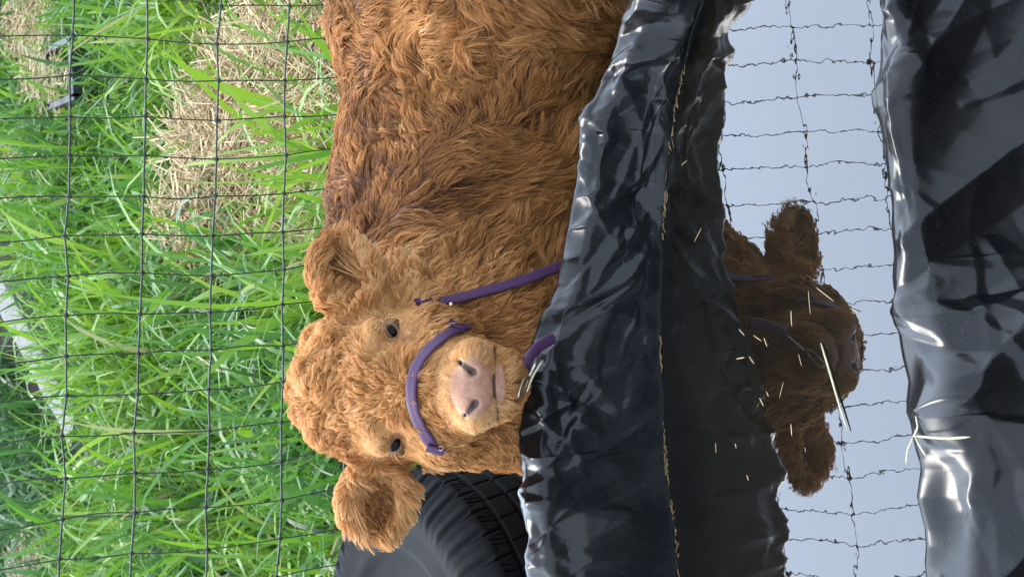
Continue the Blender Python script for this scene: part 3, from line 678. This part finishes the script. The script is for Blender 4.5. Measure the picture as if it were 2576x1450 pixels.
# ------------------------------------------------------------------ tyre stack behind the calf, lying flat
TC = np.array([-.545, 2.62, 0.]); TR = .305; TW = .215
def tyre(zb, label, seed):
    o = empty('tyre', (TC[0], TC[1], zb)); tag(o, label, 'tyre', 'old tyres stacked flat')
    # cross-section: angle around from inner top bead over the sidewall to the tread and down
    pr = [(.140, TW-.036), (.146, TW-.024), (.160, TW-.016), (.178, TW-.014), (.190, TW-.013), (.196, TW-.004), (.204, TW-.002), (.222, TW-.006), (.235, TW-.003), (.252, TW-.001), (.266, TW-.006), (.278, TW-.014), (.287, TW-.022), (TR-.004, TW-.036)]
    ntop = len(pr); tz = np.linspace(TW-.040, .040, 54)
    pr += [(TR, z) for z in tz]; pr += [(r_, TW-z) for r_, z in reversed(pr[:ntop])]
    pr += [(.136, .040), (.235, .045), (.285, .07), (.292, TW/2), (.285, TW-.07), (.235, TW-.045), (.136, TW-.040)]
    pr = np.array(pr); # close
    NA = 1440; th = np.arange(NA)*2*math.pi/NA; n = len(pr)
    R = np.broadcast_to(pr[:, 0], (NA, n)).copy(); Z = np.broadcast_to(pr[:, 1], (NA, n)).copy()
    isT = np.zeros(n, bool); isT[ntop:ntop+54] = True
    zc = (Z-TW/2)/(TW/2-.04); A = th[:, None]*np.ones((1, n))
    g = np.zeros((NA, n))
    gr = lambda c, w_: sm(w_, w_*.5, np.abs(zc-c))
    rim_g = np.maximum.reduce([gr(-.56, .035), gr(.56, .035), gr(0, .05)]); g = np.maximum(g, rim_g)
    ncell = 46; cell = (A*ncell/(2*math.pi)+.35*np.sign(zc)*np.abs(zc)**1.5) % 1
    lat = (sm(.055, .03, np.minimum(cell, 1-cell)))*(np.abs(zc) > .62); g = np.maximum(g, lat)
    c2 = (A*ncell/(2*math.pi)+.5+.5*zc) % 1; lat2 = sm(.05, .025, np.minimum(c2, 1-c2))*(np.abs(zc) < .5)*.35; g = np.maximum(g, lat2)
    si = (A*ncell*5/(2*math.pi)) % 1; sip = sm(.22, .12, np.minimum(si, 1-si))*((cell > .3) & (cell < .8))*sm(.62, .66, np.abs(zc))*sm(.95, .9, np.abs(zc)); g = np.maximum(g, sip*.75)
    R -= np.where(isT[None], g*.013, 0)
    # shoulder lugs running onto the sidewall
    sh = ((pr[:, 0] > .262) & ~isT)[None] & (np.arange(n) < ntop+60)[None]
    lug = (A*ncell/(2*math.pi)+.3) % 1; zig = (np.abs(((A*ncell*2/(2*math.pi)) % 1)-.5)*2)
    lz = np.where((lug > .18) & (lug < .85), .0060, -.0015)*(.5+.5*zig)
    Z += np.where(sh & (np.arange(n) < ntop)[None], lz, 0)
    X_ = R*np.cos(A); Y_ = R*np.sin(A); V = np.stack([X_+TC[0], Y_+TC[1], Z+zb], -1).reshape(-1, 3)
    i = np.arange(NA)[:, None]; j = np.arange(n)[None]; i2 = (i+1) % NA; j2 = (j+1) % n
    Q = np.stack([i*n+j, i2*n+j, i2*n+j2, i*n+j2], -1)
    tread = Q[:, ntop-2:ntop+55].reshape(-1, 4); rest = np.concatenate([Q[:, :ntop-2], Q[:, ntop+55:]], 1).reshape(-1, 4)
    def sub(Qs, name):
        uq, inv = np.unique(Qs, return_inverse=True); mesh_obj(name, V[uq], inv.reshape(Qs.shape), M['rubber'], o)
    sub(tread, 'tread'); sub(rest, 'sidewall')
tyre(.225, 'upper of two old black tyres lying flat behind the calf, its worn tread showing', 1)
tyre(.006, 'lower of two old black tyres lying flat, mostly hidden under the upper one', 2)

# ------------------------------------------------------------------ fence netting
FY = 2.86
zr = [float(on_y(x_, 725, FY)[2]) for x_ in (716, 535, 350, 163, -22)]
rows = [zr[0]-.32, zr[0]-.213, zr[0]-.107]+zr+[zr[-1]+.165, zr[-1]+.33, zr[-1]+.49, zr[-1]+.65]
q0, q1 = on_y(190, 25, FY), on_y(138, 1400, FY); ROWSL = (q0[2]-q1[2])/(q0[0]-q1[0])
fence = empty('wire_fence', (0, FY, 0)); tag(fence, 'dark rectangular mesh fence netting stretched between the calf and the tall grass', 'fence')
mb = MB(); sp_ = .0562; xsw = np.arange(-34, 35)*sp_
rj = np.random.default_rng(9); jx = rj.normal(0, .0015, (len(xsw), len(rows))); jz = rj.normal(0, .0015, (len(xsw), len(rows))); jy = rj.normal(0, .003, (len(xsw), len(rows)))
fx0 = float(on_y(163, 725, FY)[0])
def fpt(a, b): # wire crossing
    x = xsw[a]*(1+.05*float(sm(zr[-1]+.02, zr[-1]+.15, rows[b]))); z = rows[b]; top_row = 1 if b >= 7 else 0
    sag = .012*math.sin(x*2.1+b)*top_row+.004*math.sin(x*5+b*2)
    return np.array([x+jx[a, b]+.006*math.sin(b*1.3), FY+jy[a, b]+.02*math.sin(x*1.7)-.03*(z-.5), z+ROWSL*(.35 if b > 7 else 1)*(x-fx0)+jz[a, b]+sag*.6])
G = np.array([[fpt(a, b) for b in range(len(rows))] for a in range(len(xsw))])
for b in range(len(rows)):
    pts = []
    for a in range(len(xsw)-1):
        for s in (0, .25, .5, .75): pts.append(G[a, b]*(1-s)+G[a+1, b]*s+np.array([0, 0, .0004*math.sin(a*2.3+s*9)]))
    V, Q = tube(pts, .0015, 6); mb.add(V, Q)
for a in range(len(xsw)):
    pts = []
    for b in range(len(rows)-1):
        bow = rj.normal(0, .0018)
        for s in np.arange(0, 1, .2): pts.append(G[a, b]*(1-s)+G[a, b+1]*s+np.array([bow*math.sin(s*math.pi), 0, 0]))
    pts.append(G[a, -1]); V, Q = tube(pts, .00095, 6); mb.add(V, Q)
    for b in range(len(rows)): mb.add(*icoball(G[a, b], (.0036, .003, .0044), seg=4))
mb.build('netting', M['wire'], fence)

# ------------------------------------------------------------------ board, tray
b0 = on_z(20, 690, .07); b1 = on_z(245, 1075, .06); d = b1-b0; L = np.linalg.norm(d[:2]); an = math.atan2(d[1], d[0])
b0 = b0-d*.5; d = b1-b0; L = np.linalg.norm(d[:2]); c = (b0+b1)/2
rot = [[math.cos(an), -math.sin(an), 0], [math.sin(an), math.cos(an), 0], [0, 0, 1]]
mb = MB(); n = 24; V = []
for k in range(n+1):
    s = k/n*L-L/2; wv = .055+.002*math.sin(k*1.7)
    for yy_, z_ in ((-wv, 0), (-wv, .11), (-wv+.004, .114), (wv-.004, .114), (wv, .11), (wv, 0)): V.append([s, yy_, z_+.001*math.sin(k+yy_*90)])
V = np.array(V)@np.array(rot).T+np.array([c[0], c[1], .012]); Q = [[k*6+j, (k+1)*6+j, (k+1)*6+(j+1) % 6, k*6+(j+1) % 6] for k in range(n) for j in range(6)]
Q += [[3, 2, 1, 0], [5, 4, 3, 0], [n*6, n*6+1, n*6+2, n*6+3], [n*6, n*6+3, n*6+4, n*6+5]]
bo = mesh_obj('board', V, np.array(Q)[:, ::-1], M['board'], smooth=False); tag(bo, 'weathered grey timber board lying half buried in the tall grass behind the fence', 'board')
tcn = on_z(165, 185, .06); tray = MB()
for dx, dy, hx, hy in ((0, -.115, .075, .012), (0, .115, .075, .012), (-.075, 0, .008, .127), (.075, 0, .008, .127)):
    tray.add(*box((tcn[0]+dx, tcn[1]+dy, .040), (hx, hy, .040)))
tray.add(*box((tcn[0], tcn[1], .012), (.07, .11, .008)))
to = tray.build('planter_box', M['tray'], smooth=False); tag(to, 'small dark grey plastic planter box holding dry straw, sunk in the grass', 'planter')

# ------------------------------------------------------------------ grass
def uv_of(P):
    d = P-CAM; z = d@F_; a = (d@R_)/z*FPX; b = -(d@U_)/z*FPX
    return 1287.5+b, 725-a       # display x, y
NB = 42000
gp = np.stack([rng.uniform(-1.75, 1.75, NB*2), rng.uniform(2.86, 8.6, NB*2), np.zeros(NB*2)], -1)
keep = np.abs(gp[:, 0]) < .25+gp[:, 1]*.215; gp = gp[keep]
px, py = uv_of(gp)
def blob(x, y, cx, cy, rx, ry): return ((x-cx)/rx)**2+((y-cy)/ry)**2 < 1
edge = 25*np.sin(py/37)+18*np.sin(py/13+1)
hay_m = ((px > 520+edge) & (px < 900) & (py > 160) & (py < 640+edge)) | ((px > 690+edge*.6) & (py < 170) & (py > -100)) | blob(px, py, 720, 180, 110, 130)
straw_m = blob(px, py, 85, 55, 75, 120) | blob(px, py, 25, 430, 35, 130) | blob(px, py, 120, 1410, 80, 80)
drop = (hay_m & (rng.uniform(size=len(gp)) < .90)) | (straw_m & (rng.uniform(size=len(gp)) < .85))
# strip of board
lb = (gp[:, :2]-c[:2])@np.array([[math.cos(an), -math.sin(an)], [math.sin(an), math.cos(an)]]); onb = (np.abs(lb[:, 0]) < L/2+.02) & (np.abs(lb[:, 1]) < .06)
front = (np.abs(lb[:, 0]) < L/2) & (lb[:, 1] < 0) & (lb[:, 1] > -.36) & (rng.uniform(size=len(gp)) < .95)
gp = gp[~(drop | onb | front)][:NB]; NBb = len(gp); gp[:, 2] = ground_z(gp)-.005
px, py = uv_of(gp); NSEG = 6
clN = WaveNoise(31, .9, 8, 3)(gp)
h = rng.gamma(6, .038, NBb)*(1+.18*clN[:, 0]); h = np.clip(h, .07, .44)*np.where(px > 450, 1.0, .9)
h = np.where(uv_of(gp)[0] < 260, h*.8, h)
wd = rng.uniform(.003, .0072, NBb)*(.7+h*1.3)*np.where(rng.uniform(size=NBb) < .14, 1.55, 1)
az = rng.uniform(0, 2*math.pi, NBb); az = az+.6*clN[:, 1]; lean = np.abs(rng.normal(.38, .30, NBb)); droop = np.abs(rng.normal(.55, .45, NBb))
dirv = np.stack([np.cos(az), np.sin(az), 0*az], -1)
fa = rng.uniform(0, math.pi, NBb); side = np.stack([np.cos(fa), np.sin(fa), 0*fa], -1)
ss = np.linspace(0, 1, NSEG+1)
V = np.zeros((NBb, NSEG+1, 2, 3)); ang = np.zeros(NBb); pos = gp.copy(); twist = rng.normal(0, .8, NBb)
for k, s in enumerate(ss):
    ang = lean+droop*s**2*2.4
    if k: pos = pos+(h/NSEG)[:, None]*(dirv*np.sin(ang)[:, None]+np.array([0, 0, 1.])*np.cos(ang)[:, None])
    ws_ = wd*(.75+.6*s-1.3*s**3) if k < NSEG else wd*.03
    sv = side*np.cos(twist*s)[:, None]+np.cross(side, dirv)*np.sin(twist*s)[:, None]*.6+dirv*np.sin(twist*s)[:, None]*.5
    V[:, k, 0] = pos-sv*np.maximum(ws_, 1e-4)[:, None]; V[:, k, 1] = pos+sv*np.maximum(ws_, 1e-4)[:, None]
bi = np.arange(NBb)[:, None]*(NSEG+1)*2; kk = np.arange(NSEG)[None]*2
Q = np.stack([bi+kk, bi+kk+1, bi+kk+3, bi+kk+2], -1).reshape(-1, 4)
tn = np.clip(.60+.12*clN[:, 2]+rng.normal(0, .17, NBb), 0, .92); tn = np.where(rng.uniform(size=NBb) < .035, rng.uniform(.93, 1, NBb), tn)
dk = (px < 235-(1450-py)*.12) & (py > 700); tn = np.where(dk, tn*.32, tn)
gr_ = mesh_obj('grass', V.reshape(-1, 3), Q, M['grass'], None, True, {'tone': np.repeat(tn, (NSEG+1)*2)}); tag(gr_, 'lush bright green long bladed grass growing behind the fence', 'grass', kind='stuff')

# ------------------------------------------------------------------ hay and loose straw
def straws(name, Pc, zfun, n_len, tilt, rad=(.0008, .0018), label=None):
    n_ = len(Pc); mbv = []; fa_ = []
    a = rng.uniform(0, math.pi*2, n_); L_ = rng.uniform(*n_len, n_); ti = rng.normal(0, tilt, n_); rd = rng.uniform(*rad, n_); K_ = 5
    d = np.stack([np.cos(a)*np.cos(ti), np.sin(a)*np.cos(ti), np.sin(ti)], -1); sd_ = np.stack([-np.sin(a), np.cos(a), 0*a], -1)
    upv = np.cross(d, sd_); bend = rng.normal(0, .12, n_); V = np.zeros((n_, K_, 3, 3))
    for k in range(K_):
        s = k/(K_-1)-.5; p = Pc+d*(L_*s)[:, None]+sd_*(bend*L_*s*s*2)[:, None]+np.array([0, 0, 1])*(-np.abs(bend)*L_*s*s)[:, None]
        for q, (x_, y_) in enumerate(((1, -.5), (-1, -.5), (0, .9))): V[:, k, q] = p+(sd_*x_+upv*y_)*rd[:, None]
    bi = np.arange(n_)[:, None, None]*K_*3; kk = np.arange(K_-1)[None, :, None]*3; j = np.arange(3)[None, None]; j2 = (j+1) % 3
    Q = np.stack([bi+kk+j, bi+kk+3+j, bi+kk+3+j2, bi+kk+j2], -1).reshape(-1, 4)
    o = mesh_obj(name, V.reshape(-1, 3), Q, M['straw'], None, True, {'tone': np.repeat(np.clip(rng.normal(.55, .25, n_), 0, 1), K_*3)})
    if label: tag(o, label, 'straw', kind='stuff')
    return o
hp = np.stack([rng.uniform(-.4, 1.6, 60000), rng.uniform(2.9, 5.6, 60000), np.zeros(60000)], -1); hx, hy = uv_of(hp+np.array([0, 0, .06]))
eg = 22*np.sin(hy/31)+14*np.sin(hy/11)
hm = (((hx > 500+eg) & (hy > 200) & (hy < 630+eg)) | ((hx > 500+(200-hy)*1.0+eg) & (hy <= 200) & (hy > -350))) & (hx < 1000)
hp = hp[hm][:16000]; mound = .05+.09*sm(0, .25, rng.uniform(0, .3, len(hp)))*(.6+.4*WaveNoise(41, 1.3)(hp)[:, 0]); hp[:, 2] = np.clip(mound, .01, .22)
straws('hay', hp, None, (.07, .28), .42, (.0010, .0022), label='heap of dry pale hay trampled down among the grass')
sp2 = np.stack([rng.uniform(-1.5, 1.9, 90000), rng.uniform(3.0, 8, 90000), np.zeros(90000)], -1); hx, hy = uv_of(sp2)
sm2 = blob(hx, hy, 85, 50, 80, 130) | blob(hx, hy, 25, 430, 40, 140) | blob(hx, hy, 120, 1410, 85, 85) | blob(hx, hy, 170, 185, 75, 60)
s2 = sp2[sm2][:7000]; s2[:, 2] = ground_z(s2)+rng.uniform(.0, .05, len(s2)); px2, py2 = uv_of(s2); s2[:, 2] += np.where(blob(px2, py2, 170, 185, 70, 60), .06, 0)
straws('straw_litter', s2, None, (.04, .14), .25, label='patches of dry brown straw litter on the soil far behind the fence')

# ------------------------------------------------------------------ straws on water, liner and calf
def straw_thing(pixels, zf, rad, tone_, label, group=None, name='straw', wdt=None, mat_=None):
    P = [zf(x, y) for x, y in pixels]; P = np.array(P)
    n_ = 8; t0 = np.linspace(0, 1, len(P)); tq = np.linspace(0, 1, n_); P = np.stack([np.interp(tq, t0, P[:, k]) for k in range(3)], -1)
    mb = MB(); V, Q = tube(P, rad*np.array([.5, .9, 1, 1, 1, 1, .8, .4]), 6, flat=.45); mb.add(V, Q, tone_); o = mb.build(name, mat_ or M['straw']); return tag(o, label, 'straw', group)
onw = lambda h_=.0012: (lambda x, y: on_z(x, y, WZ+h_))
straw_thing([(2064, 862), (2085, 930), (2108, 1010), (2132, 1085)], onw(.0022), .0019, .9, 'long white straw blade floating across the reflection of the head', mat_=M['leaf'])
rs = random.Random(3)
spots = [(2075, 740, 45, 35), (2035, 760, 5, 60), (1755, 590, 18, -35), (1745, 585, 0, 0), (1720, 410, 14, -12), (1990, 800, 2, 40), (2012, 905, 8, 30), (1990, 1080, 2, 30), (1965, 980, -10, 40), (1905, 850, 20, 14),
         (1865, 835, 14, 16), (1930, 990, 6, 12), (2150, 780, 22, 8), (1890, 905, 12, 18), (1862, 900, 20, -4), (1800, 1125, 1, 26), (1850, 1120, 3, 12), (1915, 1010, 10, 20), (1880, 1200, 4, 14), (1925, 860, 8, 22),
         (1945, 1100, 8, -14), (2025, 1130, 2, 12), (1950, 930, 6, 14), (1836, 800, 12, 10), (1810, 850, 8, 16), (1960, 770, 3, 26), (1985, 1420, 12, 18), (2155, 1000, 3, 26)]
ORD = 'topmost second third fourth fifth sixth seventh eighth ninth tenth eleventh twelfth thirteenth fourteenth fifteenth sixteenth seventeenth eighteenth nineteenth twentieth lowest'.split()
spots = sorted([q for q in spots[:22] if q[2] or q[3]], key=lambda q: q[1]); io = 0
for x, y, dx, dy in spots:
    io += 1
    straw_thing([(x-dx/2, y-dy/2), (x+dx/2, y+dy/2)], onw(), rs.uniform(.0005, .0010), rs.uniform(0, .35), 'short straw floating on the water, %s of its kind in the photo' % (ORD[io-1] if io in (1, len(spots)) else ORD[io-1]+' from the top'), 'straws floating on the water')
# sprig on the near rim
rimz = lambda x, y: on_z(x, y, NR+.012)
for pts, lb_ in (([(2302, 1040), (2308, 1075), (2296, 1098)], 'pale straw stub sticking up at the near rim of the trough'), ([(2300, 1096), (2380, 1102), (2440, 1098)], 'long thin straw lying level across the near plastic rim'), ([(2296, 1098), (2282, 1130), (2278, 1165)], 'pale straw hanging over the water from the near rim'), ([(2300, 1098), (2315, 1125), (2330, 1148)], 'short pale straw pointing down on the near plastic')):
    straw_thing(pts, rimz, .0014, 1, lb_, mat_=M['leaf'])
def onfur(l=.03):
    def f(x, y):
        p, n_ = hit(x, y); return p+n_*l if p is not None else on_y(x, y, 2.2)
    return f
straw_thing([(1422, 300), (1472, 322)], onfur(), .0013, .95, 'short yellow straw stuck in the fur of the calf shoulder')
straw_thing([(1576, 66), (1604, 70)], onfur(), .0022, .95, 'stubby yellow straw caught in fur by the plastic edge')
straw_thing([(1365, 905), (1340, 945), (1325, 985)], lambda x, y: on_y(x, y, 2.06), .0022, 1, 'pale leaf hanging beside the metal clip under the chin', name='dry_leaf', mat_=M['leaf'])
# debris along the waterline
nd = 700; t_ = np.clip(rng.uniform(0, 1, 60)[rng.integers(0, 60, nd)]+rng.normal(0, .006, nd), 0, .999); kx = (t_*(NS-1)).astype(int); dp = wlf[kx].copy(); dp[:, 1] += rng.normal(-.002, .0022, nd); dp[:, 2] = WZ+.0015
mb = MB()
for p in dp:
    a = rng.normal(0, .5); l = rng.uniform(.001, .006); dv = np.array([math.cos(a), math.sin(a)*.6, rng.normal(0, .2)])*l
    mb.add(*tube([p-dv, p, p+dv], rng.uniform(.0003, .0010), 4), rng.uniform(-.6, .15))
tag(mb.build('debris', M['straw']), 'line of brown straw crumbs along the far waterline', 'debris', kind='stuff')
